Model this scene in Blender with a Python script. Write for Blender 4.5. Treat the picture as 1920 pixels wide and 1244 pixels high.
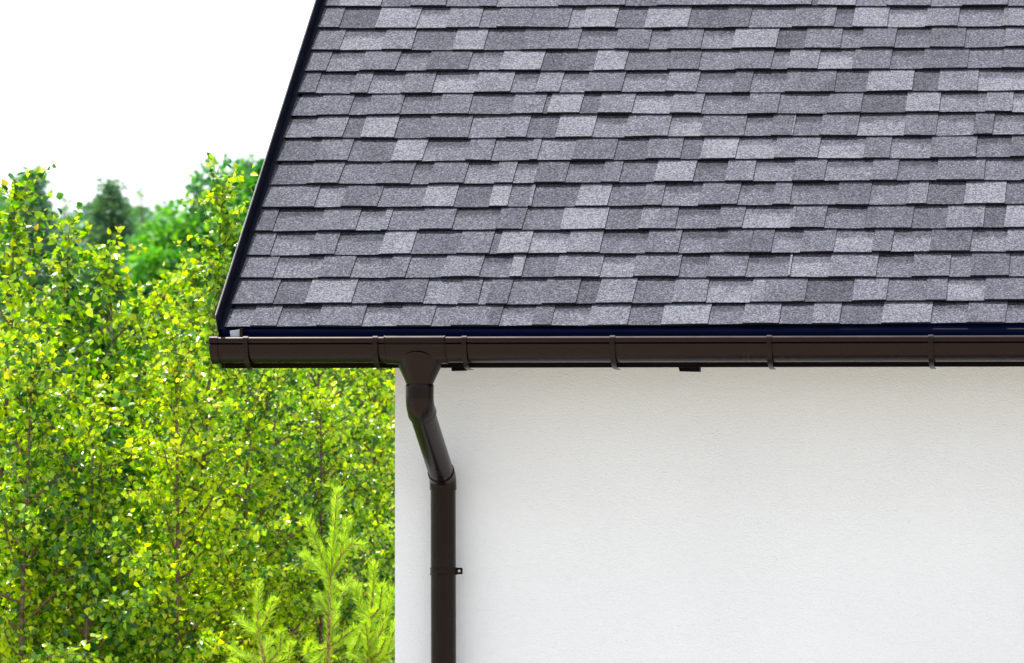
import bpy, math, random
import numpy as np

for o in list(bpy.data.objects):
    bpy.data.objects.remove(o)
scene = bpy.context.scene
COL = scene.collection
R = math.radians

# ------------------------------------------------------------------ camera
F, VX, VY, ZC = 8889.0, 2440.0, 800.0, 3.0       # focal length and principal point in photo pixels; eye height
cam_d = bpy.data.cameras.new('camera')
cam = bpy.data.objects.new('camera', cam_d)
COL.objects.link(cam)
cam.location = (0, 0, ZC)
cam.rotation_euler = (R(90), 0, 0)
cam_d.sensor_width = 36
cam_d.lens = F / 1920 * 36
cam_d.shift_x = -(VX - 960) / 1920
cam_d.shift_y = (VY - 622) / 1920
cam_d.clip_start = 0.5
cam_d.clip_end = 3000
cam_d.dof.use_dof = True
cam_d.dof.focus_distance = 16.2
cam_d.dof.aperture_fstop = 8.0
scene.camera = cam

# ------------------------------------------------------------------ sky, sun, exposure
SUN = np.array([-0.31, 0.16, 0.92]); SUN = SUN / np.linalg.norm(SUN)
world = bpy.data.worlds.new('World')
scene.world = world
world.use_nodes = True
wn = world.node_tree.nodes
bg = wn['Background']
sky = wn.new('ShaderNodeTexSky')
sky.sky_type = 'NISHITA'
sky.sun_disc = False
sky.sun_elevation = math.asin(SUN[2])
sky.sun_rotation = math.atan2(SUN[0], SUN[1])
sky.air_density = 1.0
sky.dust_density = 1.5
sky.ozone_density = 1.0
hs = wn.new('ShaderNodeHueSaturation'); hs.inputs['Saturation'].default_value = 0.30
wm = wn.new('ShaderNodeMix'); wm.data_type = 'RGBA'; wm.blend_type = 'MULTIPLY'; wm.inputs[0].default_value = 1
wm.inputs[7].default_value = (0.98, 1.02, 1.09, 1)
world.node_tree.links.new(sky.outputs[0], hs.inputs['Color'])
world.node_tree.links.new(hs.outputs[0], wm.inputs[6])
world.node_tree.links.new(wm.outputs[2], bg.inputs[0])
bg.inputs[1].default_value = 0.15
sd = bpy.data.lights.new('sun', 'SUN')
sd.energy = 3.7
sd.angle = R(0.5)
sd.color = (1.0, 0.96, 0.90)
so = bpy.data.objects.new('sun', sd)
COL.objects.link(so)
so.location = (-8, 5, 14)
from mathutils import Vector
so.rotation_euler = Vector(SUN).to_track_quat('Z', 'Y').to_euler()
scene.view_settings.view_transform = 'Standard'
scene.view_settings.look = 'None'
scene.view_settings.exposure = 1.15
scene.view_settings.gamma = 1.0
scene.render.engine = 'CYCLES'

# ------------------------------------------------------------------ helpers
def W(px, py, d):
    """photo pixel at a depth -> world point"""
    return ((px - VX) / F * d, d, ZC + (VY - py) / F * d)

def new_mat(name):
    m = bpy.data.materials.new(name)
    m.use_nodes = True
    nt = m.node_tree
    return m, nt, nt.nodes, nt.links, nt.nodes['Principled BSDF']

def mesh_obj(name, verts, faces, mat, parent=None, smooth=False):
    me = bpy.data.meshes.new(name)
    me.from_pydata([tuple(v) for v in verts], [], faces)
    me.materials.append(mat)
    if smooth:
        me.polygons.foreach_set('use_smooth', [True] * len(me.polygons))
    me.update()
    o = bpy.data.objects.new(name, me)
    COL.objects.link(o)
    if parent is not None:
        o.parent = parent
        o.matrix_parent_inverse = parent.matrix_world.inverted()
    return o

def empty(name, loc, label, cat, group=None):
    o = bpy.data.objects.new(name, None)
    COL.objects.link(o)
    o.location = loc
    o['label'] = label
    o['category'] = cat
    if group: o['group'] = group
    bpy.context.view_layer.update()
    return o

class MB:
    def __init__(s): s.v = []; s.f = []
    def add(s, v, f):
        k = len(s.v); s.v += [tuple(p) for p in v]; s.f += [tuple(i + k for i in q) for q in f]
    def box(s, x0, x1, y0, y1, z0, z1):
        v = [(x, y, z) for z in (z0, z1) for y in (y0, y1) for x in (x0, x1)]
        s.add(v, [(0, 2, 3, 1), (4, 5, 7, 6), (0, 1, 5, 4), (2, 6, 7, 3), (0, 4, 6, 2), (1, 3, 7, 5)])
    def prism(s, prof, x0, x1, f=None, inset=0.0):
        """closed (y,z) polygon extruded along x; f maps points to the world"""
        n = len(prof)
        v = [(x0, p[0], p[1]) for p in prof] + [(x1, p[0], p[1]) for p in prof]
        if f: v = [f(*p) for p in v]
        fc = [(i, (i + 1) % n, n + (i + 1) % n, n + i) for i in range(n)]
        fc += [tuple(range(n - 1, -1, -1)), tuple(range(n, 2 * n))]
        s.add(v, fc)
    def ribbon(s, prof, th, x0, x1, f=None):
        """open (y,z) polyline thickened by th and extruded along x"""
        P = np.array(prof, float)
        T = np.gradient(P, axis=0); T /= np.linalg.norm(T, axis=1)[:, None]
        N = np.stack([T[:, 1], -T[:, 0]], 1)
        Q = P + N * th
        n = len(P)
        v = []
        for x in (x0, x1):
            v += [(x, a[0], a[1]) for a in P] + [(x, a[0], a[1]) for a in Q]
        if f: v = [f(*p) for p in v]
        fc = []
        for i in range(n - 1):
            fc.append((i, i + 1, 2 * n + i + 1, 2 * n + i))
            fc.append((n + i + 1, n + i, 3 * n + i, 3 * n + i + 1))
            fc.append((i + 1, i, n + i, n + i + 1))
            fc.append((2 * n + i, 2 * n + i + 1, 3 * n + i + 1, 3 * n + i))
        fc.append((0, 2 * n, 3 * n, n)); fc.append((n - 1, 2 * n - 1, 4 * n - 1, 3 * n - 1))
        s.add(v, fc)
    def tube(s, pts, rad, n=24, cap=True):
        P = np.array(pts, float)
        rad = np.broadcast_to(np.array(rad, float), (len(P),))
        T = np.gradient(P, axis=0); T /= np.linalg.norm(T, axis=1)[:, None] + 1e-12
        ref = np.array([1.0, 0, 0]) if abs(T[0][0]) < .8 else np.array([0, 1.0, 0])
        v = []
        for p, t, r in zip(P, T, rad):
            a = np.cross(t, ref); a /= np.linalg.norm(a); b = np.cross(t, a)
            for k in range(n):
                w = 2 * math.pi * k / n
                v.append(p + r * (a * math.cos(w) + b * math.sin(w)))
        fc = []
        for i in range(len(P) - 1):
            for k in range(n):
                k2 = (k + 1) % n
                fc.append((i * n + k, i * n + k2, (i + 1) * n + k2, (i + 1) * n + k))
        if cap:
            fc.append(tuple(range(n - 1, -1, -1))); fc.append(tuple((len(P) - 1) * n + k for k in range(n)))
        s.add(v, fc)
    def build(s, name, mat, parent=None, smooth=False):
        return mesh_obj(name, s.v, s.f, mat, parent, smooth)

def auto_smooth(o, ang=35):
    me = o.data
    me.polygons.foreach_set('use_smooth', [True] * len(me.polygons))
    try:
        me.set_sharp_from_angle(angle=R(ang))
    except Exception:
        pass

# ------------------------------------------------------------------ materials
def paint(name, col, rough=0.32, dirt=0.15, spec=0.5, coat=0.0):
    m, nt, N, L, B = new_mat(name)
    B.inputs['Coat Weight'].default_value = coat; B.inputs['Coat Roughness'].default_value = .12
    B.inputs['Specular IOR Level'].default_value = spec
    tc = N.new('ShaderNodeTexCoord')
    n1 = N.new('ShaderNodeTexNoise'); n1.inputs['Scale'].default_value = 9; n1.inputs['Detail'].default_value = 6
    L.new(tc.outputs['Object'], n1.inputs['Vector'])
    mx = N.new('ShaderNodeMix'); mx.data_type = 'RGBA'
    mx.inputs[6].default_value = (*[c * (1 - dirt) for c in col], 1)
    mx.inputs[7].default_value = (*[c * (1 + dirt) for c in col], 1)
    L.new(n1.outputs['Fac'], mx.inputs[0]); L.new(mx.outputs[2], B.inputs['Base Color'])
    mr = N.new('ShaderNodeMapRange'); mr.inputs[3].default_value = rough * .8; mr.inputs[4].default_value = rough * 1.3
    n2 = N.new('ShaderNodeTexNoise'); n2.inputs['Scale'].default_value = 14; n2.inputs['Detail'].default_value = 4
    L.new(tc.outputs['Object'], n2.inputs['Vector'])
    L.new(n2.outputs['Fac'], mr.inputs[0]); L.new(mr.outputs[0], B.inputs['Roughness'])
    bp = N.new('ShaderNodeBump'); bp.inputs['Strength'].default_value = .02; bp.inputs['Distance'].default_value = .001
    L.new(n2.outputs['Fac'], bp.inputs['Height']); L.new(bp.outputs[0], B.inputs['Normal'])
    B.inputs['Specular IOR Level'].default_value = spec
    return m

M_BROWN = paint('brown_enamel', (0.0034, 0.0010, 0.0008), .25, spec=.22)
for n_ in M_BROWN.node_tree.nodes:
    if n_.type == 'BSDF_PRINCIPLED': n_.inputs['Specular Tint'].default_value = (1.0, .80, .72, 1)
M_FASCIA = paint('dark_brown_paint', (0.0035, 0.0008, 0.0008), .6, spec=.08)
M_NAVY = paint('navy_black_sheet', (0.0005, 0.0030, 0.026), .5, spec=.08)
M_TRIM = paint('black_sheet', (0.0012, 0.0026, 0.010), .5, spec=.12)
M_LIT_EDGE = paint('lit_edge_grey', (0.12, 0.12, 0.14), .4)  # sunlit rim of the black trim, put into the colour
M_GREY = paint('grey_sheet', (0.40, 0.40, 0.44), .5)

def stucco():
    m, nt, N, L, B = new_mat('white_stucco')
    tc = N.new('ShaderNodeTexCoord')
    n1 = N.new('ShaderNodeTexNoise'); n1.inputs['Scale'].default_value = 125; n1.inputs['Detail'].default_value = 5
    n1.inputs['Roughness'].default_value = .6; n1.inputs['Distortion'].default_value = .6
    mp = N.new('ShaderNodeMapping'); mp.inputs['Scale'].default_value = (1, 1, 1.5); mp.inputs['Rotation'].default_value = (0, .3, 0)
    L.new(tc.outputs['Object'], mp.inputs[0]); L.new(mp.outputs[0], n1.inputs['Vector'])
    n2 = N.new('ShaderNodeTexNoise'); n2.inputs['Scale'].default_value = 1.3; n2.inputs['Detail'].default_value = 5
    L.new(tc.outputs['Object'], n2.inputs['Vector'])
    cr = N.new('ShaderNodeValToRGB')
    cr.color_ramp.elements[0].position = .3; cr.color_ramp.elements[0].color = (.745, .74, .73, 1)
    cr.color_ramp.elements[1].position = .75; cr.color_ramp.elements[1].color = (.80, .792, .78, 1)
    L.new(n2.outputs['Fac'], cr.inputs[0]); L.new(cr.outputs[0], B.inputs['Base Color'])
    B.inputs['Roughness'].default_value = .9
    bp = N.new('ShaderNodeBump'); bp.inputs['Strength'].default_value = .9; bp.inputs['Distance'].default_value = .0042
    L.new(n1.outputs['Fac'], bp.inputs['Height']); L.new(bp.outputs[0], B.inputs['Normal'])
    return m
M_WALL = stucco()

def shingle_mat():
    m, nt, N, L, B = new_mat('granulated_shingle')
    tc = N.new('ShaderNodeTexCoord')
    at = N.new('ShaderNodeAttribute'); at.attribute_name = 'tone'
    sep = N.new('ShaderNodeSeparateColor'); L.new(at.outputs['Color'], sep.inputs[0])
    # R tone, G band strength, B position up the course
    def math_(op, a, b=None, c=None):
        n = N.new('ShaderNodeMath'); n.operation = op
        for i, x in enumerate((a, b, c)):
            if x is None: continue
            if isinstance(x, (int, float)): n.inputs[i].default_value = x
            else: L.new(x, n.inputs[i])
        return n.outputs[0]
    def noise(scale, detail=3, rough=.5):
        n = N.new('ShaderNodeTexNoise'); n.inputs['Scale'].default_value = scale
        n.inputs['Detail'].default_value = detail; n.inputs['Roughness'].default_value = rough
        L.new(tc.outputs['Object'], n.inputs['Vector']); return n
    big = noise(9, 3)
    mid = noise(30, 3)
    gr = noise(185, 3, .75)
    gr2 = N.new('ShaderNodeTexVoronoi'); gr2.inputs['Scale'].default_value = 215
    L.new(tc.outputs['Object'], gr2.inputs['Vector'])
    sepv = N.new('ShaderNodeSeparateColor'); L.new(gr2.outputs['Color'], sepv.inputs[0])
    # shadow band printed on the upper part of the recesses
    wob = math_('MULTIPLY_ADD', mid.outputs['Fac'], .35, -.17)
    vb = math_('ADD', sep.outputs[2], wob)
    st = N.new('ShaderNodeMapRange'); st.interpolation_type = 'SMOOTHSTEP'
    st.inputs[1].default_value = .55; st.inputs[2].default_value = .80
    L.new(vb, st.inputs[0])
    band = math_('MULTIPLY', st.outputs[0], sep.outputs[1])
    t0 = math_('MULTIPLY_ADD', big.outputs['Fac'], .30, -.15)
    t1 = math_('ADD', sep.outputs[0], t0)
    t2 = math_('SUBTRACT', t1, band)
    g1 = math_('MULTIPLY_ADD', gr.outputs['Fac'], 1.7, -.85)
    g2 = math_('MULTIPLY_ADD', sepv.outputs[0], .66, -.33)
    g = math_('ADD', g1, g2)
    t3 = math_('ADD', t2, g)
    cr = N.new('ShaderNodeValToRGB')
    e = cr.color_ramp.elements
    e[0].position = 0; e[0].color = (.006, .006, .010, 1)
    e[1].position = 1; e[1].color = (.178, .180, .193, 1)
    x = e.new(.10); x.color = (.020, .021, .029, 1)
    x = e.new(.33); x.color = (.038, .040, .052, 1)
    x = e.new(.66); x.color = (.083, .085, .101, 1)
    L.new(t3, cr.inputs[0])
    # single granules with a warm or a cold cast
    hs = N.new('ShaderNodeMix'); hs.data_type = 'RGBA'; hs.blend_type = 'MULTIPLY'; hs.inputs[0].default_value = 1
    cr2 = N.new('ShaderNodeValToRGB')
    e = cr2.color_ramp.elements
    e[0].color = (1.08, .97, .93, 1); e[1].color = (.91, .99, 1.10, 1)
    L.new(sepv.outputs[1], cr2.inputs[0])
    L.new(cr.outputs[0], hs.inputs[6]); L.new(cr2.outputs[0], hs.inputs[7])
    L.new(hs.outputs[2], B.inputs['Base Color'])
    B.inputs['Roughness'].default_value = .85
    B.inputs['Specular IOR Level'].default_value = .25
    bp = N.new('ShaderNodeBump'); bp.inputs['Strength'].default_value = .6; bp.inputs['Distance'].default_value = .0012
    L.new(gr.outputs['Fac'], bp.inputs['Height']); L.new(bp.outputs[0], B.inputs['Normal'])
    return m
M_SHINGLE = shingle_mat()

def leaf_mat(name, ramp, trans=.5, rough=.38, spec=.5):
    m, nt, N, L, B = new_mat(name)
    at = N.new('ShaderNodeAttribute'); at.attribute_name = 'tone'
    cr = N.new('ShaderNodeValToRGB')
    e = cr.color_ramp.elements
    e[0].position = ramp[0][0]; e[0].color = (*ramp[0][1], 1)
    e[1].position = ramp[-1][0]; e[1].color = (*ramp[-1][1], 1)
    for p, c in ramp[1:-1]:
        x = e.new(p); x.color = (*c, 1)
    L.new(at.outputs['Fac'], cr.inputs[0])
    L.new(cr.outputs[0], B.inputs['Base Color'])
    B.inputs['Roughness'].default_value = rough
    B.inputs['Specular IOR Level'].default_value = spec
    tr = N.new('ShaderNodeBsdfTranslucent')
    mu = N.new('ShaderNodeMix'); mu.data_type = 'RGBA'; mu.blend_type = 'MULTIPLY'; mu.inputs[0].default_value = 1
    L.new(cr.outputs[0], mu.inputs[6]); mu.inputs[7].default_value = (1.45, 1.55, .15, 1)
    L.new(mu.outputs[2], tr.inputs[0])
    ms = N.new('ShaderNodeMixShader'); ms.inputs[0].default_value = trans
    L.new(B.outputs[0], ms.inputs[1]); L.new(tr.outputs[0], ms.inputs[2])
    L.new(ms.outputs[0], N['Material Output'].inputs[0])
    return m
M_LEAF = leaf_mat('birch_leaf', [(0, (.010, .080, .02)), (.28, (.080, .24, .004)), (.60, (.40, .60, .001)), (.94, (.66, .68, .002)), (1, (.62, .34, .02))], .48, .28, .75)
M_NEEDLE = leaf_mat('young_pine_needle', [(0, (.16, .34, .02)), (.5, (.44, .62, .03)), (1, (.62, .70, .12))], .45, .45)
M_SPRUCE = leaf_mat('hazed_spruce_needle', [(0, (.05, .13, .10)), (1, (.16, .30, .17))], .25, .5)  # lightened: distance haze is mixed into the needle colour
M_FARPINE = leaf_mat('hazed_pine_needle', [(0, (.13, .27, .25)), (1, (.26, .42, .34))], .3, .5)  # pale teal, with the haze of the air painted in
M_BROAD = leaf_mat('broad_leaf', [(0, (.02, .15, .05)), (.6, (.11, .36, .045)), (1, (.27, .54, .06))], .35, .45)
M_WOOD = leaf_mat('hazed_wood_leaf', [(0, (.05, .16, .10)), (1, (.15, .34, .13))], .25, .6)  # haze over the far wood is worked into this colour

def bark(name, c1, c2, scale=18):
    m, nt, N, L, B = new_mat(name)
    tc = N.new('ShaderNodeTexCoord')
    mp = N.new('ShaderNodeMapping'); mp.inputs['Scale'].default_value = (1, 1, 2.5)
    n = N.new('ShaderNodeTexNoise'); n.inputs['Scale'].default_value = scale; n.inputs['Detail'].default_value = 5
    L.new(tc.outputs['Object'], mp.inputs[0]); L.new(mp.outputs[0], n.inputs['Vector'])
    cr = N.new('ShaderNodeValToRGB')
    cr.color_ramp.elements[0].position = .38; cr.color_ramp.elements[0].color = (*c1, 1)
    cr.color_ramp.elements[1].position = .55; cr.color_ramp.elements[1].color = (*c2, 1)
    L.new(n.outputs['Fac'], cr.inputs[0]); L.new(cr.outputs[0], B.inputs['Base Color'])
    B.inputs['Roughness'].default_value = .8
    return m
M_BIRCH = bark('birch_bark', (.10, .07, .05), (.40, .35, .30))
M_BROWNB = bark('young_birch_bark', (.07, .04, .025), (.20, .13, .09), 30)
M_TWIG = bark('twig_bark', (.10, .045, .025), (.22, .11, .06), 40)
M_PINEBARK = bark('pine_bark', (.16, .07, .03), (.32, .16, .07), 40)

def ground_mat(name, c1, c2, scale):
    m, nt, N, L, B = new_mat(name)
    tc = N.new('ShaderNodeTexCoord')
    n = N.new('ShaderNodeTexNoise'); n.inputs['Scale'].default_value = scale; n.inputs['Detail'].default_value = 8
    L.new(tc.outputs['Object'], n.inputs['Vector'])
    cr = N.new('ShaderNodeValToRGB')
    cr.color_ramp.elements[0].position = .3; cr.color_ramp.elements[0].color = (*c1, 1)
    cr.color_ramp.elements[1].position = .7; cr.color_ramp.elements[1].color = (*c2, 1)
    L.new(n.outputs['Fac'], cr.inputs[0]); L.new(cr.outputs[0], B.inputs['Base Color'])
    B.inputs['Roughness'].default_value = .95
    return m

# ------------------------------------------------------------------ the ground
def sheet(name, x0, x1, y0, y1, z, mat):
    o = mesh_obj(name, [(x0, y0, z), (x1, y0, z), (x1, y1, z), (x0, y1, z)], [(0, 1, 2, 3)], mat)
    o['kind'] = 'structure'
    return o
sheet('ground', -900, 900, -300, 1600, 0, ground_mat('meadow', (.05, .10, .02), (.10, .16, .04), 3))
sheet('added_bounce_sheet', -30, 30, -8, 16.5, .004, ground_mat('bounce_ground', (.35, .325, .29), (.43, .40, .36), 25))  # unseen pale sheet, added to bounce light onto wall and gutter

# ------------------------------------------------------------------ the house
house = empty('house', (-0.5, 19.3, 0), 'white rendered house with steep grey shingle roof and brown gutter', 'house')
TH = R(36.7); CS, SN = math.cos(TH), math.sin(TH)
Y0 = 16.05
XL = -3.665                      # the verge
XR = 2.2
N_BASE = 0.0108                   # butt height of a course over the deck
Z0 = ZC + (VY - 613) / F * Y0 - N_BASE * CS
def roof_pt(x, t, n):
    return (x, Y0 + t * CS - n * SN, Z0 + t * SN + n * CS)
def inv_t(py, n=N_BASE):
    """distance up the slope whose surface shows at this row of the photo"""
    # VY - py = F * (z - ZC) / y
    k = (VY - py) / F
    a = Z0 - ZC + n * CS - k * (Y0 - n * SN)
    return a / (k * CS - SN)
T_RIDGE = 4.30
YR = Y0 + T_RIDGE * CS; ZR = Z0 + T_RIDGE * SN

WX0 = (740.5 - VX) / F * 16.57; WX1 = 2.0
WY0 = 16.57; WY1 = 2 * YR - 16.57
wb = MB()
zw = Z0 + (WY0 - Y0) * SN / CS - .06
zr = ZR - .06
prof = [(WY0, 0), (WY0, zw), (YR, zr), (WY1, zw), (WY1, 0)]
wb.prism([p for p in prof][::-1], WX0, WX1)
wall = wb.build('wall', M_WALL, house)

# shingles, read off the photo course by course: (right end of the piece at the butt, kind + tone)
ROWS = [
 (613.3, 606.8, 427, "470Rb4 519T3 594Rb3 678T3 744Rb4 808T3 846R3 912T3 935T2 998Rb4 1033T2 1102Rb4 1176T4 1239R2 1327T5 1392Rb3 1460T4 1522R2 1573T4 1652R2 1744T5 1811Rb4 1884T3 1950Rb3"),
 (572, 565.7, 442, "512T3 573R2 659T5 720R3 793T2 858R4 896T3 911R4 951T2 1016R3 1080T2 1117R1 1185T4 1260R2 1323T4 1406Rb5 1431T4 1508T3 1597R1 1661T4 1735R3 1774T3 1845Rb5 1935T3"),
 (523.5, 519, 455, "512T3 596Rb4 656T3 724Rb4 759T3 827R3 898T4 955Rb3 978T5 1039R2 1124T4 1186Rb5 1272T3 1324Rb3 1397T3 1477Rb3 1481T5 1553Rb5 1642T4 1709Rb3 1779T3 1819R3 1891T2 1960R3"),
 (479, 472.5, 472, "507T3 581Rb4 627T3 711Rb3 770T5 856R2 917T3 932R2 990T5 1062Rb5 1124T4 1209Rb3 1271T3 1358Rb3 1406T2 1445T2 1500Rb4 1562T3 1634Rb5 1670T3 1742Rb4 1818T2 1885Rb4 1950T4"),
 (434.5, 427, 487, "512T2 598Rb3 667T3 714Rb4 726T4 786R3 847T3 929Rb3 978T2 1050R2 1134T5 1197R2 1229T4 1266T3 1343Rb3 1390T3 1481Rb5 1487T4 1544T3 1620Rb3 1708T2 1773R2 1843T4 1882R1 1940T5"),
 (391.5, 382, 501, "589T3 639R4 707T2 791R3 850T5 916R2 951T5 989R3 996T4 1078R2 1138T5 1204R2 1240T3 1308Rb4 1381T3 1447Rb3 1462T3 1480T3 1566Rb3 1628T2 1699R3 1736T4 1807R2 1883T5 1960R2"),
 (347.5, 338, 515, "575R2 634T3 705R3 769T2 804Rb3 869T3 927Rb4 961T4 1001Rb4 1059T2 1126Rb3 1160T3 1225R2 1298T5 1359Rb2 1411T4 1484Rb4 1544T3 1631Rb4 1680T3 1755Rb3 1844T3 1915R3 1990T3"),
 (303.8, 296, 529, "592R2 652T3 733R2 791T5 873Rb4 920T3 992R3 1007T4 1072R4 1150T2 1210R2 1275T3 1312R2 1378T5 1450Rb5 1507T4 1532T4 1618Rb5 1667T3 1743Rb4 1829T3 1893Rb3 1960T2"),
 (260.3, 253, 541, "584Rb4 642T4 677R2 739T5 799R2 878T3 949R4 986T4 1041R2 1110T5 1171Rb4 1252T4 1313Rb5 1395T3 1445Rb3 1483T2 1486T5 1536Rb3 1606T3 1694Rb5 1754T3 1824Rb4 1860T2 1960Rb4"),
 (217.7, 211, 554, "595R3 654T3 688Rb3 750T3 821Rb3 878T3 957R2 1017T4 1026R2 1086T5 1120R2 1184T4 1255Rb5 1314T4 1400Rb3 1457T3 1520R3 1550R3 1613T3 1697R1 1760T5 1847Rb4 1897T4 1960Rb5"),
 (176, 170.7, 568, "592T2 657Rb3 689T3 752Rb4 809T3 889Rb5 957T4 1004Rb3 1006T5 1049T4 1096Rb4 1165T3 1247Rb4 1305T4 1372Rb3 1405T2 1471Rb3 1495T3 1564T2 1624R2 1710T5 1758R1 1832T4 1960Rb5"),
 (135.5, 130, 580, "611T3 674Rb4 741T3 799Rb3 877T2 935Rb4 1013T5 1047R1 1112R2 1170T5 1251R2 1309T2 1378R3 1444T3 1476Rb3 1532T4 1597Rb5 1667T3 1729Rb3 1813T2 1877R3 1960T3"),
 (94.7, 90, 593, "637T3 716Rb5 772T4 849R2 907T5 977R2 1025T3 1083T3 1152Rb3 1216T3 1251Rb4 1314T3 1372Rb4 1454T5 1508R1 1575T3 1613Rb3 1676T3 1743Rb3 1808T2 1883R3 1960T4"),
 (54.6, 50, 607, "636T3 704R1 780T5 836Rb5 898T4 931R3 994T3 1065T3 1090R4 1152T5 1208R2 1289T5 1357R2 1403T2 1485R3 1544T3 1563T4 1598Rb2 1663T5 1734Rb5 1795T4 1880Rb4 1960T4"),
 (13, 12, 620, "636T3 714T5 770R2 836T3 900R3 931T3 1047R4 1172T3 1232R2 1297T3 1434T4 1521T4 1533R1 1604T5 1662R3 1745T3 1804R4 1889T4 1960R3"),
]
rng = random.Random(5)
def parse(s):
    out = []
    for w in s.split():
        i = 0
        while w[i].isdigit(): i += 1
        k = w[i:]
        out.append((float(w[:i]), k[0], 'b' in k, int(k[-1])))
    return out
rows = []
for yl, yr, xs, s in ROWS:
    tl = inv_t(yl); tr_ = inv_t(yr)
    d = Y0 + tl * CS
    xa = (600 - VX) / F * d; xb = (1900 - VX) / F * d
    slope = (tr_ - tl) / (xb - xa)
    segs = []; x = (xs - VX) / F * d
    x = XL + .021
    for px, k, b, tone in parse(s):
        x1 = (px - VX) / F * d
        segs.append((x, x1, k, b, tone)); x = x1
    rows.append((tl, xa, slope, segs))
ex = (rows[-1][0] - rows[0][0]) / (len(rows) - 1)
while rows[-1][0] + ex * 1.05 < T_RIDGE:
    tl, xa, slope, _ = rows[-1]
    rows.append((tl + ex * 1.03, xa, slope * .8, [(XL + .012, XL + .012 + .1, 'T', False, 3)]))
for r in rows:                               # carry every course on to the right end of the roof
    segs = r[3]; x = segs[-1][1]; k = segs[-1][2]
    while x < XR:
        k = 'R' if k == 'T' else 'T'
        w = rng.uniform(.09, .17)
        tone = rng.choice([2, 3, 3, 4, 5]) if k == 'T' else rng.choice([1, 2, 3, 4])
        segs.append((x, min(x + w, XR), k, k == 'R' and rng.random() < .6, tone)); x += w

def hash1(i, k):
    return (math.sin(i * 127.1 + k * 311.7) * 43758.5453) % 1.0
def vnoise(x, k):
    i = math.floor(x); f = x - i; f = f * f * (3 - 2 * f)
    return hash1(i, k) * (1 - f) + hash1(i + 1, k) * f
V, FC, CT = [], [], []
TONE = {1: .24, 2: .35, 3: .46, 4: .57, 5: .72}
TT = .0036                                    # thickness of the laminated tooth
for ri, (t0, xa, slope, segs) in enumerate(rows):
    ex_here = (rows[ri + 1][0] - t0) if ri + 1 < len(rows) else ex
    Lg = ex_here + .035
    def tb(x):
        return t0 + slope * (x - xa) + .0040 * (vnoise(x * 1.6, ri + .3) - .5) * 2 + .0016 * (vnoise(x * 9, ri + 7.7) - .5) * 2 + .0007 * (vnoise(x * 60, ri + 3.1) - .5)
    def nb(x, f):
        lift = .0032 * vnoise(x * 2.1, ri + 20.5) + .003 * vnoise(x * 7, ri + 33.1)
        n0 = N_BASE + lift
        return n0 * (1 - .78 * f) + .0015 * (vnoise(x * 5 + f * 3, ri + 50) - .5)
    for si, (x0, x1, k, band, tone) in enumerate(segs):
        if x1 - x0 < 1e-4: continue
        up = TT + .0012 * hash1(si, ri) if k == 'T' else 0.0
        thick = .0078 if k == 'T' else .0032
        dt = (hash1(si, ri + 9) - .5) * .003
        tv = TONE[tone] + (hash1(si, ri + 4.4) - .5) * .06
        nx = max(2, int((x1 - x0) / .022) + 1)
        fs = [0, .12, .4, .7, 1.0, (Lg / ex_here) if k == 'R' else 1.16]
        skew = (hash1(si, ri + 2.2) - .5) * .006
        base = len(V)
        nf = len(fs)
        for a in range(nx):
            u = a / (nx - 1)
            for f in fs:
                x = x0 + (x1 - x0) * u + skew * min(f, 1) * (1 if k == 'T' else 0)
                if x < XL + .021: x = XL + .021
                t = tb(x) + dt + f * ex_here
                V.append(roof_pt(x, t, nb(x, f) + up))
            x = x0 + (x1 - x0) * u
            V.append(roof_pt(x, tb(x) + dt, nb(x, 0) + up - thick))
        st = nf + 1
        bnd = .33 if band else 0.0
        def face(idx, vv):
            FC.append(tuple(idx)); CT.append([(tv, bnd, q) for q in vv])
        for a in range(nx - 1):
            A = base + a * st; Bq = A + st
            for j in range(nf - 1):
                face((A + j, Bq + j, Bq + j + 1, A + j + 1), (fs[j], fs[j], fs[j + 1], fs[j + 1]))
            FC.append((A + nf, Bq + nf, Bq, A)); CT.append([(-1, 0, 0)] * 4)
        if k == 'T':
            for a, flip in ((0, True), (nx - 1, False)):
                A = base + a * st
                b2 = len(V)
                for j, f in enumerate(fs):
                    p = V[A + j]
                    V.append((p[0], p[1] + (up + .003) * SN, p[2] - (up + .003) * CS))
                for j in range(nf - 1):
                    q = (A + j, A + j + 1, b2 + j + 1, b2 + j)
                    FC.append(q if not flip else q[::-1]); CT.append([(-1, 0, 0)] * 4)
roof = mesh_obj('roof', V, FC, M_SHINGLE, house)
ca = roof.data.color_attributes.new('tone', 'FLOAT_COLOR', 'CORNER')
arr = np.array([(c[0], c[1], c[2], 1.0) for f in CT for c in f], 'f').ravel()
ca.data.foreach_set('color', arr)

# roof deck, back slope and the parts of the eaves and the verge
db = MB()
deck = [roof_pt(0, .004, -.001)[1:], roof_pt(0, T_RIDGE, -.001)[1:],
        (2 * YR - Y0, Z0), (2 * YR - Y0, Z0 - .03), (YR, ZR - .04), roof_pt(0, .004, -.022)[1:]]
db.prism(deck, XL + .008, XR - .003)
db.build('roof_deck', M_TRIM, house)
cb = MB()
cb.tube([(XL + .02, YR, ZR + .0), (XR, YR, ZR + .0)], .055, 12)
auto_smooth(cb.build('ridge_cap', M_TRIM, house))

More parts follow.
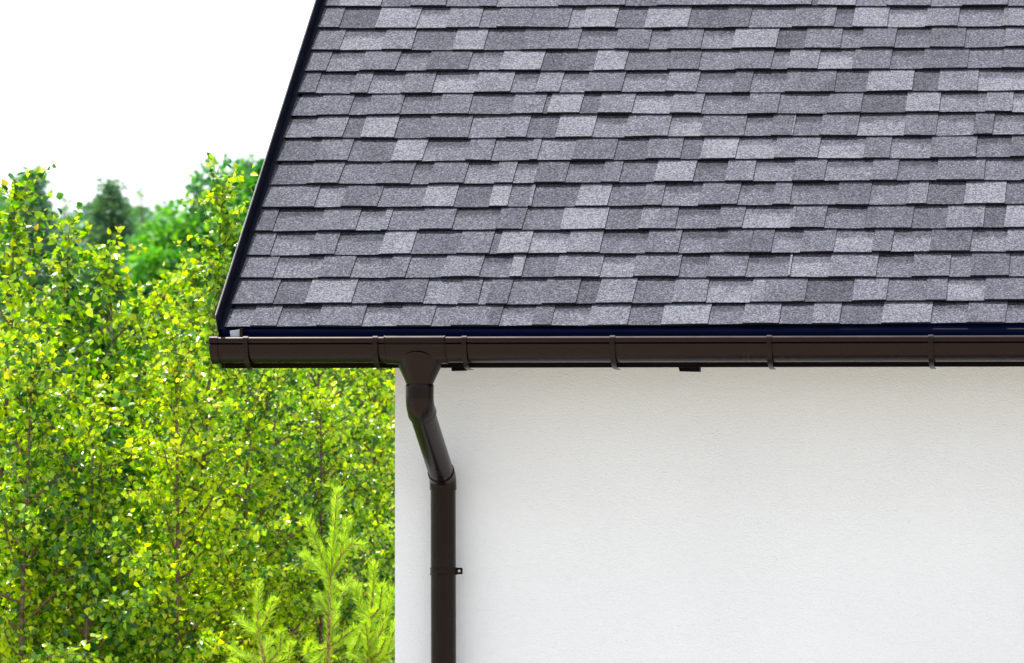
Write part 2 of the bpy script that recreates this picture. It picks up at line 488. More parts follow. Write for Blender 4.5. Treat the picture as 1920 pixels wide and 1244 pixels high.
# verge trim: pan under the shingle ends, upstand, thin strip coloured pale as the sunlit edge, outer skirt
vt = MB()
def slope_box(x0, x1, n0, n1, t0, t1, mb, seg=1):
    for i in range(seg):
        a = t0 + (t1 - t0) * i / seg; b = t0 + (t1 - t0) * (i + 1) / seg
        v = [roof_pt(x, t, n) for n in (n0, n1) for t in (a, b) for x in (x0, x1)]
        mb.add(v, [(0, 2, 3, 1), (4, 5, 7, 6), (0, 1, 5, 4), (2, 6, 7, 3), (0, 4, 6, 2), (1, 3, 7, 5)])
UP = .066
slope_box(XL, XL + .003, -.15, UP, -.012, T_RIDGE, vt)
slope_box(XL + .003, XL + .036, 0.0015, .0035, -.006, T_RIDGE, vt)
trim = vt.build('verge_trim', M_TRIM, roof)
he = MB()
slope_box(XL - .0012, XL - .0002, .002, UP + .001, -.014, T_RIDGE, he)
he.build('lit_trim_edge', M_LIT_EDGE, trim)

# eaves flashing
de = MB()
zt = Z0 - .001
de.ribbon([(Y0 + .03, Z0 + .021), (Y0 + .004, Z0 - .001), (Y0 + .006, Z0 - .010), (Y0 + .022, Z0 - .052), (Y0 + .05, Z0 - .085)], .0012, XL + .010, XR - .004)
de.build('drip_edge', M_NAVY, roof)

# fascia and soffit
GR = .0022                                             # the gutter line climbs gently to the right
def gz(x): return (x - XL) * GR
XF0 = (415 - VX) / F * 16.14
zfb = ZC + (VY - 691) / F * 16.14
fb = MB()
fb.prism([(16.14, zfb), (16.14, Z0 + .005), (16.162, Z0 + .02), (16.162, zfb)], XF0, XR - .02, lambda x, y, z: (x, y, z + gz(x)))
fb.build('fascia', M_FASCIA, house)
sb = MB()
sb.box(XF0 + .004, XR - .03, 16.163, WY0 - .001, zfb + .012, zfb + .024)
sb.build('soffit', M_FASCIA, house)
bb = MB()
slope_box(XL + .010, XL + .030, -.17, -.024, .16, T_RIDGE, bb)
bb.build('barge_board', M_FASCIA, house)
for (pa, pb, yb, tilt) in ((1273, 1313, 697.8, .004), (846, 875, 695.5, -.004)):
    a = W(pa, yb, 16.2); b = W(pb, yb, 16.2)
    tb_ = MB()
    tb_.add([(a[0] - tilt, 16.175, zfb + .02), (b[0], 16.175, zfb + .02), (b[0], 16.175, b[2]), (a[0] + .006, 16.172, a[2] + tilt * .4),
             (a[0] - tilt, 16.215, zfb + .02), (b[0], 16.215, zfb + .02), (b[0], 16.215, b[2]), (a[0] + .006, 16.21, a[2] + tilt * .4)],
            [(0, 3, 2, 1), (4, 5, 6, 7), (0, 1, 5, 4), (3, 7, 6, 2), (0, 4, 7, 3), (1, 2, 6, 5)])
    tb_.build('soffit_clip', M_FASCIA, house)

# gutter
GY = 16.0
GX0 = (392.5 - VX) / F * GY
GZ = ZC + (VY - 633) / F * GY
def gmap(x, y, z): return (x, GY + y, GZ + z + (x - GX0) * .0020)
def gutter_profile(ex=0.0, back=True):
    P = []
    # rolled bead at the lip, its brow slightly flattened
    for (y, z) in ((.0180, -.0110), (.0178, -.0060), (.0160, -.0015), (.0125, .0010), (.0090, .0006), (.0066, -.0009), (.0044, -.0028),
                   (.0024, -.0050), (.0009, -.0075), (.0002, -.0105), (.0008, -.0142)):
        v = Vector((y - .009, z + .009)); v = v + v.normalized() * ex
        P.append((.009 + v.x, -.009 + v.y))
    P.append((.0040 - ex * .6, -.0180)); P.append((.0072 - ex, -.0215)); P.append((.0062 - ex, -.0235)); P.append((.0030 - ex, -.0248))
    c = (.0655, -.0250); rr = .0600 + ex
    for k in range(1, 25):
        a = math.pi + math.pi * k / 24
        if not back and k > 20: break
        P.append((c[0] + rr * math.cos(a), c[1] + rr * math.sin(a)))
    if back: P.append((.1275 + ex, .004))
    return P
gb = MB()
gb.ribbon(gutter_profile(), .0012, GX0 + .006, XR - .05, gmap)
gutter = gb.build('gutter', M_BROWN, house); auto_smooth(gutter, 50)
# end cap: a sleeve round the profile and a closed end
cp = MB()
cp.ribbon(gutter_profile(.0034), .0012, GX0 - .001, GX0 + .027, gmap)
pr = gutter_profile(.0015)[10:]
cp.prism(pr, GX0 - .001, GX0 + .001, gmap)
cp.prism([(.003, -.003), (.003, -.016), (.016, -.016), (.016, -.003)], GX0 - .001, GX0 + .002, gmap)
auto_smooth(cp.build('end_cap', M_BROWN, gutter), 50)
# brackets
br_prof = [(.022, -.010), (.018, .0020), (.0110, .0038), (.0055, .0016), (.0010, -.0030), (-.0030, -.0090), (-.0045, -.020), (-.0020, -.034),
           (.0030, -.055), (.0130, -.074), (.0300, -.090), (.0550, -.101), (.0850, -.106), (.1390, -.1085)]
for px in (460, 703, 870, 1148, 1442, 1745, 2045, 2350):
    xc = (px - 2440.0) / F * GY
    bm_ = MB()
    bm_.ribbon(br_prof, .0022, xc - .0085, xc + .0085, gmap)
    bm_.ribbon([(.0088, .0016), (.0600, .0022), (.1100, .0060), (.1260, .0160)], .002, xc - .0075, xc + .0075, gmap)
    bko = bm_.build('gutter_bracket', M_BROWN, gutter); auto_smooth(bko, 50)
# bent strap standing up behind the lip at the corner
tab = MB()
q = [W(431, 621, 16.036), W(452, 618.5, 16.036), W(453, 640, 16.036), W(434, 640, 16.036)]
tab.add([(p[0], 16.036 - .006 * (i in (2, 3)), p[2]) for i, p in enumerate(q)] + [(p[0], 16.040 - .006 * (i in (2, 3)), p[2] + .001) for i, p in enumerate(q)],
        [(0, 1, 2, 3), (7, 6, 5, 4), (0, 4, 5, 1), (1, 5, 6, 2), (2, 6, 7, 3), (3, 7, 4, 0)])
tab.build('flashing_tab', M_GREY, house)
cl = MB()
a = W(452.5, 618, 16.05); b = W(458, 640, 16.05)
cl.box(a[0], b[0], 16.022, 16.034, b[2], a[2])
a = W(450.5, 616, 16.045); b = W(459.5, 618.5, 16.045)
cl.box(a[0], b[0], 16.018, 16.0345, b[2], a[2])
cl.build('strap_clip', M_BROWN, gutter)

# outlet: sleeve with a funnel
XO = (787 - VX) / F * 16.062
ob = MB()
sx0 = (720 - VX) / F * GY; sx1 = (833 - VX) / F * GY
nseg = 14
pf = gutter_profile(.0042, False)
secs = []
for i in range(nseg + 1):
    u = i / nseg; x = sx0 + (sx1 - sx0) * u
    w = 1 - abs(2 * u - 1.0); w = min(1, w * 1.35)
    sec = []
    for (y, z) in pf:
        s_ = max(0.0, min(1.0, (-z - .025) / .06))
        sec.append(gmap(x, y - .0035 * w * s_, z - .006 * w * s_ * s_))
    secs.append(sec)
m_ = len(pf)
vv = [p for s in secs for p in s]
ff = [(i * m_ + j, i * m_ + j + 1, (i + 1) * m_ + j + 1, (i + 1) * m_ + j) for i in range(nseg) for j in range(m_ - 1)]
k0 = len(vv)
# inner skin so that the rims have thickness
vv += [(p[0], p[1] + (.0026 if True else 0), p[2] + .0012) for p in vv]
ff += [tuple(k0 + q for q in f[::-1]) for f in ff]
for e_ in (0, nseg):
    for j in range(m_ - 1):
        ff.append((e_ * m_ + j, e_ * m_ + j + 1, k0 + e_ * m_ + j + 1, k0 + e_ * m_ + j))
ob.add(vv, ff)
for xa_ in (sx0 - .001, sx1 - .002):
    ob.ribbon(gutter_profile(.0048, False), .0014, xa_, xa_ + .0035, gmap)
outlet = ob.build('gutter_outlet', M_BROWN, gutter); auto_smooth(outlet, 40)

fn = MB()
NS = 48
zt_side = GZ - .094; zt_front = GZ - .049; zbot = ZC + (VY - 720) / F * 16.062
rings = []
for j, u in enumerate([0, .12, .3, .5, .7, .88, 1.0, 1.0, 1.06, 1.14]):
    ring = []
    for k in range(NS):
        ph = 2 * math.pi * k / NS
        c, s = math.cos(ph), math.sin(ph)               # s<0 is the front
        front = max(0.0, -s) ** 1.25
        zt_ = zt_side + (zt_front - zt_side) * front
        rx = .0745 + (.0450 - .0745) * min(1, u) ** .97
        ry = .0670 + (.0450 - .0670) * min(1, u) ** .92
        if j == 0: rx *= .97 + .0; ry *= .99
        z = zt_ + (zbot - zt_) * u if u <= 1 else zbot - (u - 1) * .1
        if j == 7: rx, ry = .0430, .0430
        if j > 7: rx, ry = .0430, .0430
        ring.append((XO + rx * c, 16.062 + ry * s, z))
    rings.append(ring)
vv = [p for r_ in rings for p in r_]
ff = [(i * NS + k, i * NS + (k + 1) % NS, (i + 1) * NS + (k + 1) % NS, (i + 1) * NS + k) for i in range(len(rings) - 1) for k in range(NS)]
fn.add(vv, [f[::-1] for f in ff])
auto_smooth(fn.build('funnel', M_BROWN, outlet), 40)

# downpipe: straight pipe, two elbows, offset pipe, clamp
YPW = 16.50
RP = .0432
z_e0 = zbot - .001
z_b0 = ZC + (VY - 744) / F * 16.062
ANG = R(60); RB = .050
back = YPW - 16.062
Lm = (back - 2 * RB * (1 - math.cos(ANG))) / math.sin(ANG)
def bend(y, z, a0, a1, n=12):
    """arc in the y-z plane; direction angle a from straight down towards +y"""
    pts = []
    for i in range(n + 1):
        a = a0 + (a1 - a0) * i / n
        pts.append((y, z))
        if i < n:
            am = a + (a1 - a0) / n / 2; ds = RB * abs(a1 - a0) / n
            y += math.sin(am) * ds; z -= math.cos(am) * ds
    return pts
arc1 = bend(16.062, z_b0, 0, ANG)
ye, ze = arc1[-1]
st1 = (ye + math.sin(ANG) * .022, ze - math.cos(ANG) * .022)
en1 = (ye + math.sin(ANG) * (Lm - .022), ze - math.cos(ANG) * (Lm - .022))
ye2, ze2 = ye + math.sin(ANG) * Lm, ze - math.cos(ANG) * Lm
arc2 = bend(ye2, ze2, ANG, 0)
z_end2 = arc2[-1][1] - .012
dp = MB()
dp.tube([(XO, YPW, z_end2 + .03), (XO + .0015, YPW, z_end2 - .6), (XO + .004, YPW, .08)], RP, 48)
downpipe = dp.build('downpipe', M_BROWN, house); auto_smooth(downpipe, 40)
RE = .0468
RE0 = 0
e1 = [(XO, 16.062, z_e0), (XO, 16.062, z_e0 - .003)] + [(XO, 16.062, z_b0 + .03)] + [(XO, y, z) for y, z in arc1] + [(XO, *st1), (XO, *st1)]
r1 = [RE - .002, RE] + [RE] * (len(e1) - 4) + [RE + .0016, RE + .0016]
u1 = MB(); u1.tube(e1, r1, 48); auto_smooth(u1.build('pipe_elbow', M_BROWN, downpipe), 40)
om = MB(); om.tube([(XO, ye + .01, ze - .006), (XO, *en1), (XO, ye2, ze2)], RP, 48); auto_smooth(om.build('offset_pipe', M_BROWN, downpipe), 40)
e2 = [(XO, *en1), (XO, ye2, ze2)] + [(XO, y, z) for y, z in arc2[1:]] + [(XO, YPW, z_end2)]
u2 = MB(); u2.tube(e2, RE - .0008, 48); auto_smooth(u2.build('pipe_elbow', M_BROWN, downpipe), 40)
zc_ = ZC + (VY - 1071.5) / F * YPW
ck = MB()
h = .0125
ck.tube([(XO + .0018, YPW, zc_ + h), (XO + .0018, YPW, zc_ + h), (XO + .0018, YPW, zc_ + h * .72), (XO + .0018, YPW, zc_ + h * .6), (XO + .0018, YPW, zc_ - h * .6),
         (XO + .0018, YPW, zc_ - h * .72), (XO + .0018, YPW, zc_ - h), (XO + .0018, YPW, zc_ - h)],
        [RP + .0005, RP + .0045, RP + .0045, RP + .0028, RP + .0028, RP + .0045, RP + .0045, RP + .0005], 48)
auto_smooth(ck.build('pipe_clamp', M_BROWN, downpipe), 40)
ck = MB()
# lug with a hole
lx = XO + RP + .013; lz = zc_ + .001; hw = .0115; rh = .0048
vv, ff = [], []
M = 24
for yy in (YPW - .004, YPW + .004):
    for k in range(M):
        a = 2 * math.pi * k / M + math.pi / M
        c, s = math.cos(a), math.sin(a)
        q = hw / max(abs(c), abs(s))
        vv.append((lx + c * q, yy, lz + s * q)); 
    for k in range(M):
        a = 2 * math.pi * k / M + math.pi / M
        vv.append((lx + rh * math.cos(a), yy, lz + rh * math.sin(a)))
for k in range(M):
    k2 = (k + 1) % M
    ff += [(k, k2, M + k2, M + k), (2 * M + k2, 2 * M + k, 3 * M + k, 3 * M + k2), (M + k, M + k2, 3 * M + k2, 3 * M + k), (k2, k, 2 * M + k, 2 * M + k2)]
ck.add(vv, ff)
ck.build('clamp_lug', M_BROWN, downpipe)

# ------------------------------------------------------------------ foliage
def leaves_mesh(name, P, D, NRM, S, tone, mat, parent, wid=.42, fold=.25, shape='birch'):
    """P bases, D unit directions, NRM unit normals, S sizes"""
    n = len(P)
    Sd = np.cross(D, NRM); Sd /= np.linalg.norm(Sd, axis=1)[:, None] + 1e-9
    NRM = np.cross(Sd, D)
    S = S[:, None]
    if shape == 'birch':
        t1, w1, t2, w2 = .22, wid, .62, wid * .72
    else:
        t1, w1, t2, w2 = .3, wid, .7, wid * .8
    v = np.empty((n, 6, 3))
    v[:, 0] = P
    v[:, 1] = P + D * S * t1 + Sd * S * w1 + NRM * S * fold * w1
    v[:, 2] = P + D * S * t2 + Sd * S * w2 + NRM * S * fold * w2
    v[:, 3] = P + D * S - NRM * S * .10
    v[:, 4] = P + D * S * t2 - Sd * S * w2 + NRM * S * fold * w2
    v[:, 5] = P + D * S * t1 - Sd * S * w1 + NRM * S * fold * w1
    idx = np.arange(n)[:, None] * 6
    f = np.concatenate([idx + np.array([[0, 1, 2, 3]]), idx + np.array([[0, 3, 4, 5]])], 1).reshape(-1, 4)
    me = bpy.data.meshes.new(name)
    me.vertices.add(n * 6); me.vertices.foreach_set('co', v.reshape(-1).astype('f'))
    me.loops.add(f.size); me.loops.foreach_set('vertex_index', f.reshape(-1).astype('i'))
    me.polygons.add(len(f)); me.polygons.foreach_set('loop_start', (np.arange(len(f)) * 4).astype('i'))
    try: me.polygons.foreach_set('loop_total', np.full(len(f), 4, 'i'))
    except Exception: pass
    me.update(calc_edges=True)
    a = me.attributes.new('tone', 'FLOAT', 'POINT')
    a.data.foreach_set('value', np.repeat(tone, 6).astype('f'))
    me.materials.append(mat)
    o = bpy.data.objects.new(name, me); COL.objects.link(o)
    o.parent = parent; o.matrix_parent_inverse = parent.matrix_world.inverted()
    return o

def unit(a): return a / (np.linalg.norm(a, axis=-1, keepdims=True) + 1e-9)

def tube_fast(mb, p0, p1, r0, r1, n=4):
    mb.tube([p0, p1], [r0, r1], n, cap=False)

def make_birch(px, d, ytop, seed, label, spread=.75, dens=1.0, leaf=.047, lean=0.0, xmax=None, low=1.0, bare=None):
    rs = np.random.RandomState(seed)
    top = np.array(W(px, ytop, d)); H = top[2]
    root = empty('birch_tree', (top[0] - lean, d, 0), label, 'birch', 'young birches in the thicket left of the house')
    base = np.array([top[0] - lean, d, 0.0])
    ph = rs.rand() * 6
    def trunk(z):
        u = z / H
        return base + np.array([lean * u * u + .05 * math.sin(u * 5 + ph) * u * (1 - u) * 2, .05 * math.cos(u * 4 + ph) * u * (1 - u), z])
    tb_ = MB()
    zs = np.linspace(0, H, 22)
    tb_.tube([trunk(z) for z in zs], [.017 * (1 - z / H) ** .8 + .0025 for z in zs], 8)
    auto_smooth(tb_.build('trunk', M_BIRCH if 'white stemmed' in label and 'slim' in label else M_BROWNB, root))
    tw = MB()
    LP, LD = [], []
    z = max(.9, H - 3.2)
    az = rs.rand() * 6
    while z < H - .02:
        az += 2.4 + rs.randn() * .3
        below = H - z
        L_ = spread * min(1.0, (below / 1.25) ** 1.25) * (.75 + .5 * rs.rand()) + .03
        el = R(38 + 25 * max(0, 1 - below / 1.0) + rs.randn() * 8)
        p = trunk(z); dr = np.array([math.cos(az) * math.cos(el), math.sin(az) * math.cos(el), math.sin(el)])
        n = max(3, int(L_ / .07)); pts = [p]
        for i in range(n):
            dr = unit(dr + np.array([rs.randn() * .10, rs.randn() * .10, rs.randn() * .08 + .02 - .05 * i / n]))
            p = p + dr * (L_ / n); pts.append(p)
            # side twigs
            for s_ in range(2 if i > 0 else 1):
                td = unit(dr * .7 + rs.randn(3) * .7 + np.array([0, 0, -.05]))
                tl = .09 + .14 * rs.rand() * (1 - .4 * i / n)
                q0 = p - dr * rs.rand() * .05; q1 = q0 + td * tl * .5; q2 = q1 + unit(td + np.array([0, 0, -.25])) * tl * .5
                tw.tube([q0, q1, q2], [.0022, .0016, .0009], 3, cap=False)
                m = int((3 + tl / .0165) * dens + rs.rand())
                for k in range(m):
                    u = (k + rs.rand()) / m
                    LP.append((q0 + (q1 - q0) * u * 2) if u < .5 else (q1 + (q2 - q1) * (u - .5) * 2)); LD.append(td)
        tw.tube(pts, np.linspace(.0065 * min(1, .4 + below), .0012, len(pts)), 4, cap=False)
        m = int(L_ / .0165 * dens)
        for k in range(m):
            u = rs.rand() * (len(pts) - 1.001); i = int(u); LP.append(pts[i] + (pts[i + 1] - pts[i]) * (u - i)); LD.append(dr)
        z += .030 + .03 * rs.rand() + (.015 if below < .5 else 0)
    # leaves up the leader
    for k in range(46):
        zz = H - .7 * rs.rand() ** .8; LP.append(trunk(zz)); LD.append(np.array([rs.randn(), rs.randn(), .6]))
    P = np.array(LP); D0 = unit(np.array(LD))
    n = len(P)
    D = unit(D0 * .45 + rs.randn(n, 3) * .55 + np.array([0, 0, -.50]))
    # the tops of the shoots hold their leaves more upright
    hi = np.clip(1 - (H - P[:, 2]) / .5, 0, 1)[:, None]
    D = unit(D + hi * np.array([0, 0, .9]))
    out = unit(P - np.array([base[0], base[1], 0]) * 1.0 - np.stack([np.zeros(n), np.zeros(n), P[:, 2]], 1))
    NR = unit(out * .5 + rs.randn(n, 3) * .75 + np.array([-.35, -.35, .50]))
    S = leaf * .73 * (.5 + .65 * rs.rand(n))
    P = P + rs.randn(n, 3) * .012
    low_ = P[:, 2] > ZC - 1.35
    keep = low_ | (rs.rand(n) < .45)
    if True:
        lim = -3.74
        keep &= (P[:, 0] + .02 < lim) | (P[:, 1] > 22.9)
    P, D, NR, S = P[keep], D[keep], NR[keep], S[keep]
    n = len(P)
    tone = np.clip(rs.normal(.48, .29, n), 0, .9)
    tone = np.clip(tone + .18 * np.sin(P[:, 0] * 4 + P[:, 2] * 3 + seed), 0, .88)
    yel = rs.rand(n) < (.012 + .12 * np.clip(1 - (H - P[:, 2]) / .45, 0, 1))
    tone[yel] = rs.uniform(.86, .99, yel.sum())
    leaves_mesh('leaves', P, D, NR, S, tone, M_LEAF, root)
    # drop twigs that would reach the house
    F2 = []
    for f in tw.f:
        if all(tw.v[i][0] < -3.72 or tw.v[i][1] > 22.9 for i in f): F2.append(f)
    tw.f = F2
    tw.build('branches', M_TWIG, root, True)
    return root, n

BIRCHES = [
 # px, depth, top row, spread, density, leaf, lean
 (28, 19.4, 346, 1, .50, .9, .052, .10, 'tallest birch at the far left edge, its leader against the sky'),
 (128, 20.1, 442, 2, .45, 1.0, .048, .08, 'birch right of the tallest one, its leafy tip before a pale far pine'),
 (207, 20.0, 452, 3, .42, .9, .050, .03, 'slim white stemmed birch, its thin tip in front of the dark spruce'),
 (300, 20.7, 535, 4, .48, 1.0, .046, .05, 'low birch in the dip of the thicket between spruce and broadleaf tree'),
 (418, 19.9, 347, 5, .40, 1.15, .045, .12, 'dense birch with yellow tipped leader beside the sloping roof edge'),
 (365, 21.4, 500, 6, .50, 1.1, .044, .06, 'brown stemmed birch left of the dense one near the roof edge'),
 (500, 20.6, 560, 7, .62, 1.1, .040, .05, 'birch reaching up behind the left end of the gutter'),
 (600, 21.4, 560, 8, .66, 1.1, .038, .02, 'birch directly under the gutter above the pine saplings'),
 (700, 22.0, 540, 9, .66, 1.1, .037, -.05, 'small leaved birch against the corner of the white wall'),
 (-110, 20.3, 450, 10, .70, 1.0, .048, .10, 'birch mostly cut off by the left edge of the photo'),
 (80, 21.6, 560, 11, .70, 1.1, .043, .02, 'shaded birch behind the left front row of the thicket'),
 (230, 22.6, 610, 12, .75, 1.1, .042, .0, 'birch in the back row behind the white stemmed one'),
 (440, 23.0, 540, 13, .70, 1.1, .042, .0, 'birch in the back row behind the dense one by the roof'),
 (60, 18.9, 640, 16, .55, 1.2, .044, .03, 'low bushy birch in front of the tallest one at the lower left'),
 (175, 19.0, 730, 17, .55, 1.2, .042, .02, 'low bushy birch right in front of the white stem'),
 (330, 19.2, 640, 18, .60, 1.2, .040, .03, 'low bushy birch left of the smallest pine sapling'),
 (470, 19.6, 720, 19, .60, 1.2, .038, .02, 'low bushy birch behind the leftmost pine sapling'),
 (600, 19.9, 740, 20, .60, 1.2, .037, .02, 'low bushy birch behind the tallest pine sapling'),
 (-260, 20.2, 440, 15, .7, 1.0, .048, .05, 'unseen birch added beyond the left edge to shade the thicket'),  # out of view, added to keep sun off the lower thicket
 (640, 24.0, 520, 14, .80, 1.1, .040, .0, 'rearmost birch under the gutter near the downpipe'),
]
tot = 0
for (px, d, yt, sd_, sp, dn, lf, ln, lab) in BIRCHES:
    _, n = make_birch(px, d, yt, sd_, lab, sp, dn, lf, ln)
    tot += n
print('birch leaves', tot)

# pine saplings in front of the birches
def make_sapling(label, stem, shoots, d, seed, ln=.042):
    rs = np.random.RandomState(seed)
    b = W(stem[0][0], stem[0][1], d)
    root = empty('pine_sapling', (b[0], d, 0), label, 'pine sapling', 'pine saplings by the wall corner')
    sb_ = MB(); pts = [np.array([b[0], d, 0.0])] + [np.array(W(x, y, d)) for x, y in stem]
    sb_.tube(pts, np.linspace(.009, .003, len(pts)), 8)
    auto_smooth(sb_.build('trunk', M_PINEBARK, root))
    NP, ND, SZ = [], [], []
    br = MB()
    def clothe(pl, L0=ln, dens=1.0):
        pl = [np.array(p) for p in pl]
        for a, c in zip(pl[:-1], pl[1:]):
            seg = c - a; L_ = np.linalg.norm(seg); t = seg / L_
            m = int(L_ / .00055 * dens)
            u = rs.rand(m)
            r_ = rs.randn(m, 3); r_ = unit(r_ - (r_ @ t)[:, None] * t)
            NP.append(a + seg * u[:, None]); ND.append(unit(t * .95 + r_ * (.75 + .2 * rs.rand(m))[:, None])); SZ.append(L0 * (.75 + .4 * rs.rand(m)))
    for s in shoots:
        dz = s[0]
        pl = [np.array(W(x, y, d + dz * u_)) for (x, y), u_ in zip(s[1:], np.linspace(0, 1, len(s) - 1))]
        br.tube(pl, np.linspace(.0055, .0035, len(pl)), 6)
        clothe(pl)
        t = unit(pl[-1] - pl[-2])
        m = 40
        NP.append(np.repeat(pl[-1][None], m, 0)); ND.append(unit(t * 1.3 + rs.randn(m, 3) * .45)); SZ.append(np.full(m, ln * .5))
    # the leader carries needles along its upper half
    clothe(pts[1:len(pts) // 2 + 1], ln, .35)
    clothe(pts[len(pts) // 2:], ln, .9)
    P = np.concatenate(NP); D = np.concatenate(ND); S = np.concatenate(SZ)
    n = len(P)
    NR = unit(rs.randn(n, 3))
    Sd = unit(np.cross(D, NR)) * .0010
    v = np.stack([P - Sd, P + Sd, P + D * S[:, None] * .6 + Sd, P + D * S[:, None], P + D * S[:, None] * .6 - Sd], 1).reshape(-1, 3)
    me = bpy.data.meshes.new('needles')
    me.vertices.add(n * 5); me.vertices.foreach_set('co', v.reshape(-1).astype('f'))
    me.loops.add(n * 5); me.loops.foreach_set('vertex_index', np.arange(n * 5).astype('i'))
    me.polygons.add(n); me.polygons.foreach_set('loop_start', (np.arange(n) * 5).astype('i'))
    try: me.polygons.foreach_set('loop_total', np.full(n, 5, 'i'))
    except Exception: pass
    me.update(calc_edges=True)
    a = me.attributes.new('tone', 'FLOAT', 'POINT')
    a.data.foreach_set('value', np.repeat(np.clip(rs.normal(.5, .25, n), 0, 1), 5).astype('f'))
    me.materials.append(M_NEEDLE)
    o = bpy.data.objects.new('needles', me); COL.objects.link(o); o.parent = root; o.matrix_parent_inverse = root.matrix_world.inverted()
    auto_smooth(br.build('branches', M_PINEBARK, root))
    return root
make_sapling('tallest pine sapling with a long bright leader standing by the wall corner',
    [(617, 1300), (615, 1210), (617, 1150), (619, 1085), (625, 1020), (632, 920)],
    [(-.05, (620, 1083), (606, 1050), (590, 1010), (577, 978)), (.06, (618, 1088), (598, 1068), (572, 1040)),
     (.04, (621, 1080), (638, 1040), (650, 982)), (-.06, (622, 1078), (640, 1040), (660, 1020), (676, 1022)),
     (.10, (618, 1205), (628, 1160), (629, 1135)), (-.08, (617, 1215), (645, 1195), (665, 1180)),
     (.02, (616, 1210), (600, 1235), (590, 1240)), (-.12, (617, 1215), (575, 1225), (583, 1208)),
     (.1, (616, 1090), (640, 1110), (655, 1090)), (.05, (617, 1150), (605, 1140), (596, 1120))], 18.7, 71)
make_sapling('low pine sapling with short candles, leftmost of the saplings',
    [(505, 1320), (498, 1250), (490, 1215), (482, 1185), (484, 1140), (485, 1096)],
    [(.05, (483, 1190), (462, 1175), (452, 1160)), (-.05, (483, 1188), (500, 1160), (512, 1125)),
     (.08, (498, 1250), (470, 1235), (440, 1222)), (-.08, (498, 1250), (525, 1220), (527, 1185)),
     (-.02, (498, 1250), (540, 1235), (545, 1208)), (.1, (498, 1250), (495, 1225), (505, 1200)), (-.1, (500, 1260), (460, 1255), (435, 1240))], 18.4, 72, .036)
make_sapling('bushy pine sapling half hidden behind the white wall corner',
    [(700, 1340), (698, 1250), (694, 1200), (696, 1150), (700, 1100), (701, 1058)],
    [(.1, (690, 1240), (715, 1180), (735, 1110)), (-.05, (690, 1240), (690, 1200), (685, 1170)),
     (.06, (696, 1160), (680, 1150), (668, 1100)), (-.1, (696, 1160), (712, 1140), (716, 1100)),
     (.0, (698, 1250), (725, 1230), (742, 1170)), (.1, (698, 1250), (665, 1230), (655, 1200)), (-.1, (690, 1240), (712, 1225), (722, 1200)),
     (.08, (684, 1165), (672, 1200), (660, 1225))], 18.95, 73)

# far trees
def crown(name, pts, dirs, size, tone, mat, parent, rs, wid=.5):
    n = len(pts)
    return leaves_mesh(name, pts, unit(dirs), unit(rs.randn(n, 3)), size, tone, mat, parent, wid, .2, 'x')

def make_conifer(name, label, px, d, ytop, half_w_at, seed, mat, dens=1.0, leaf=.10, zlow=None, sparse=False, cat='spruce', group=None, droop=-.15):
    """half_w_at: half width in metres one metre below the top"""
    rs = np.random.RandomState(seed)
    tx, _, H = W(px, ytop, d)
    root = empty(name, (tx, d, 0), label, cat, group)
    tb_ = MB(); tb_.tube([(tx, d, 0), (tx + .05, d, H * .5), (tx, d, H)], [.10 if not sparse else .05, .07 if not sparse else .025, .008], 8)
    P, D = [], []
    z = H - .03
    az = 0.0
    while z > H * .35:
        below = H - z
        L_ = half_w_at * (below ** 1.0) * (.7 + .5 * rs.rand()) + .05
        if sparse: L_ *= (.35 + .9 * rs.rand())
        nb_ = 5 if not sparse else 3
        for k in range(nb_):
            az += 2.4 + rs.randn() * .2
            dr = unit(np.array([math.cos(az), math.sin(az), (.2 if below < 1 else .1) + droop]))
            end = np.array([tx, d, z]) + dr * L_
            tb_.tube([(tx, d, z), tuple(end)], [.012, .003], 4, cap=False)
            m = int(L_ * (170 if not sparse else 34) * dens) + 3
            u = rs.rand(m) ** .7
            p = np.array([tx, d, z]) + dr * L_ * u[:, None]
            p = p + rs.randn(m, 3) * np.array([.05, .05, .045])
            P.append(p); D.append(dr + rs.randn(m, 3) * .5)
        z -= (.10 if not sparse else .17) * (.7 + .6 * rs.rand())
    P = np.concatenate(P); D = np.concatenate(D); n = len(P)
    tb_.build('trunk', M_TWIG, root, True)
    crown('crown', P, D, leaf * (.6 + .8 * rs.rand(n)), rs.rand(n), mat, root, rs, .22)
    return root

def make_broad(label, px, d, ytop, w, h, seed, mat=M_BROAD, n_cl=60, leaf=.06, group='broadleaf trees behind the thicket', per=420):
    rs = np.random.RandomState(seed)
    tx, _, H = W(px, ytop, d)
    root = empty('broadleaf_tree', (tx, d, 0), label, 'tree', group)
    tb_ = MB()
    tb_.tube([(tx, d, 0), (tx + .1, d, H * .4), (tx, d, H * .85)], [.13, .10, .03], 8)
    P, D, CTN = [], [], []
    cz = H - h / 2
    for k in range(n_cl):
        v = unit(rs.randn(3)); r_ = rs.rand() ** .4
        c = np.array([tx, d, cz]) + v * r_ * np.array([w / 2, w / 2, h / 2]) * .88
        cr_ = rs.uniform(.10, .24) * w
        tb_.tube([(tx, d, max(H * .3, c[2] - .9)), tuple(c)], [.03, .006], 4, cap=False)
        m = int(per * rs.uniform(.6, 1.3)); CTN.append(np.full(m, rs.uniform(-.3, .3)))
        q = unit(rs.randn(m, 3)) * (rs.rand(m) ** .45)[:, None] * cr_ * np.array([1.2, 1.2, .75])
        P.append(c + q); D.append(unit(q) + rs.randn(m, 3) * .6 + np.array([0, 0, -.2]))
    P = np.concatenate(P); D = np.concatenate(D); n = len(P)
    tb_.build('trunk', M_TWIG, root, True)
    crown('crown', P, D, leaf * (.6 + .8 * rs.rand(n)), np.clip(rs.normal(.45, .25, n) + np.concatenate(CTN), 0, 1), mat, root, rs, .42)
    return root

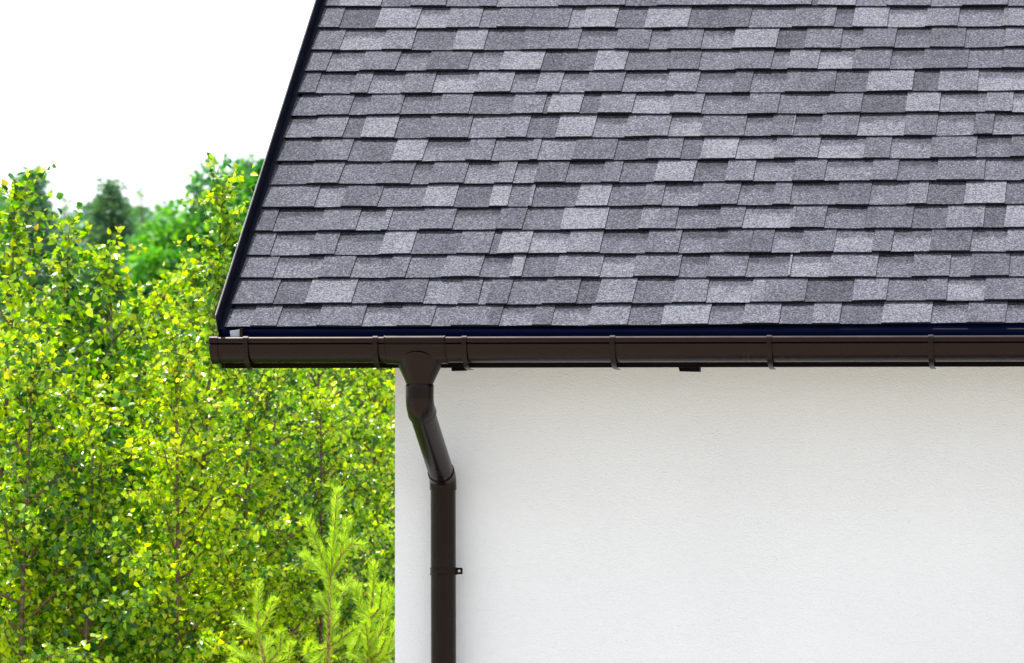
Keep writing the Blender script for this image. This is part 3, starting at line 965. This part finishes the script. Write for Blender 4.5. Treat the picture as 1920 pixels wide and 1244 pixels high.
make_conifer('spruce_tree', 'dark dense spruce with a pointed top, standing alone against the sky', 208, 55, 345, .36, 21, M_SPRUCE, 1.7, .07)
make_conifer('pine_tree', 'thin sparse pine directly right of the dark spruce', 266, 62, 362, .20, 22, M_FARPINE, 1.0, .09, sparse=True, cat='pine', group='far pines against the sky')
make_conifer('pine_tree', 'thin sparse pine directly left of the dark spruce', 122, 64, 372, .22, 23, M_FARPINE, 1.0, .09, sparse=True, cat='pine', group='far pines against the sky')
make_conifer('pine_tree', 'pale bushy topped pine behind the tallest birch at far left', 58, 58, 326, .30, 24, M_FARPINE, 1.4, .10, cat='pine', group='far pines against the sky')
make_conifer('pine_tree', 'low faint pine in the gap left of the broadleaf tree', 312, 66, 385, .16, 25, M_FARPINE, .9, .09, sparse=True, cat='pine', group='far pines against the sky')
make_conifer('pine_tree', 'small pine tip showing above the round broadleaf tree by the roof edge', 465, 60, 305, .22, 26, M_FARPINE, 1.2, .09, cat='pine', group='far pines against the sky')
make_broad('round mid green broadleaf tree left of the roof edge', 412, 46, 302, 1.45, 2.6, 31, n_cl=110)
make_broad('broadleaf tree cut off by the sloping roof edge', 520, 44, 288, .95, 2.2, 32, n_cl=60)
make_broad('lower bright green broadleaf tree filling the dip behind the birches', 318, 42, 438, .75, 1.7, 33, n_cl=55)
make_broad('small dark broadleaf tree at the foot of the spruce', 165, 50, 430, .9, 2.1, 34, M_WOOD, n_cl=70)
make_broad('dark rounded tree between the spruce and the bright broadleaf trees', 262, 52, 452, .7, 1.9, 35, M_WOOD, n_cl=60)

# the wood behind everything: one mass
rs = np.random.RandomState(77)
P, D = [], []
for k in range(1300):
    px = rs.uniform(-700, 1500); dd = rs.uniform(68, 82)
    x, _, ztop = W(px, 450 + 35 * math.sin(px * .021) + 25 * math.sin(px * .053 + 1), dd)
    c = np.array([x, dd, ztop * (1 - .9 * rs.rand() ** 1.3)])
    m = 90
    q = unit(rs.randn(m, 3)) * (rs.rand(m) ** .4)[:, None] * np.array([.6, .6, .4])
    P.append(c + q); D.append(q + rs.randn(m, 3) * .3)
SZ = [np.full(len(p), .16) for p in P]
P = np.concatenate(P); D = np.concatenate(D); n = len(P); SZ = np.concatenate(SZ)
wroot = bpy.data.objects.new('tmp', None)
class _I: pass
wood = leaves_mesh('far_wood', P, unit(D), unit(rs.randn(n, 3)), SZ * (.6 + .8 * rs.rand(n)), rs.rand(n), M_WOOD, house, .45, .2, 'x')
wood.parent = None
wood.matrix_world.identity()
wood['kind'] = 'stuff'; wood['label'] = 'dark green far wood behind the birch thicket'; wood['category'] = 'wood'
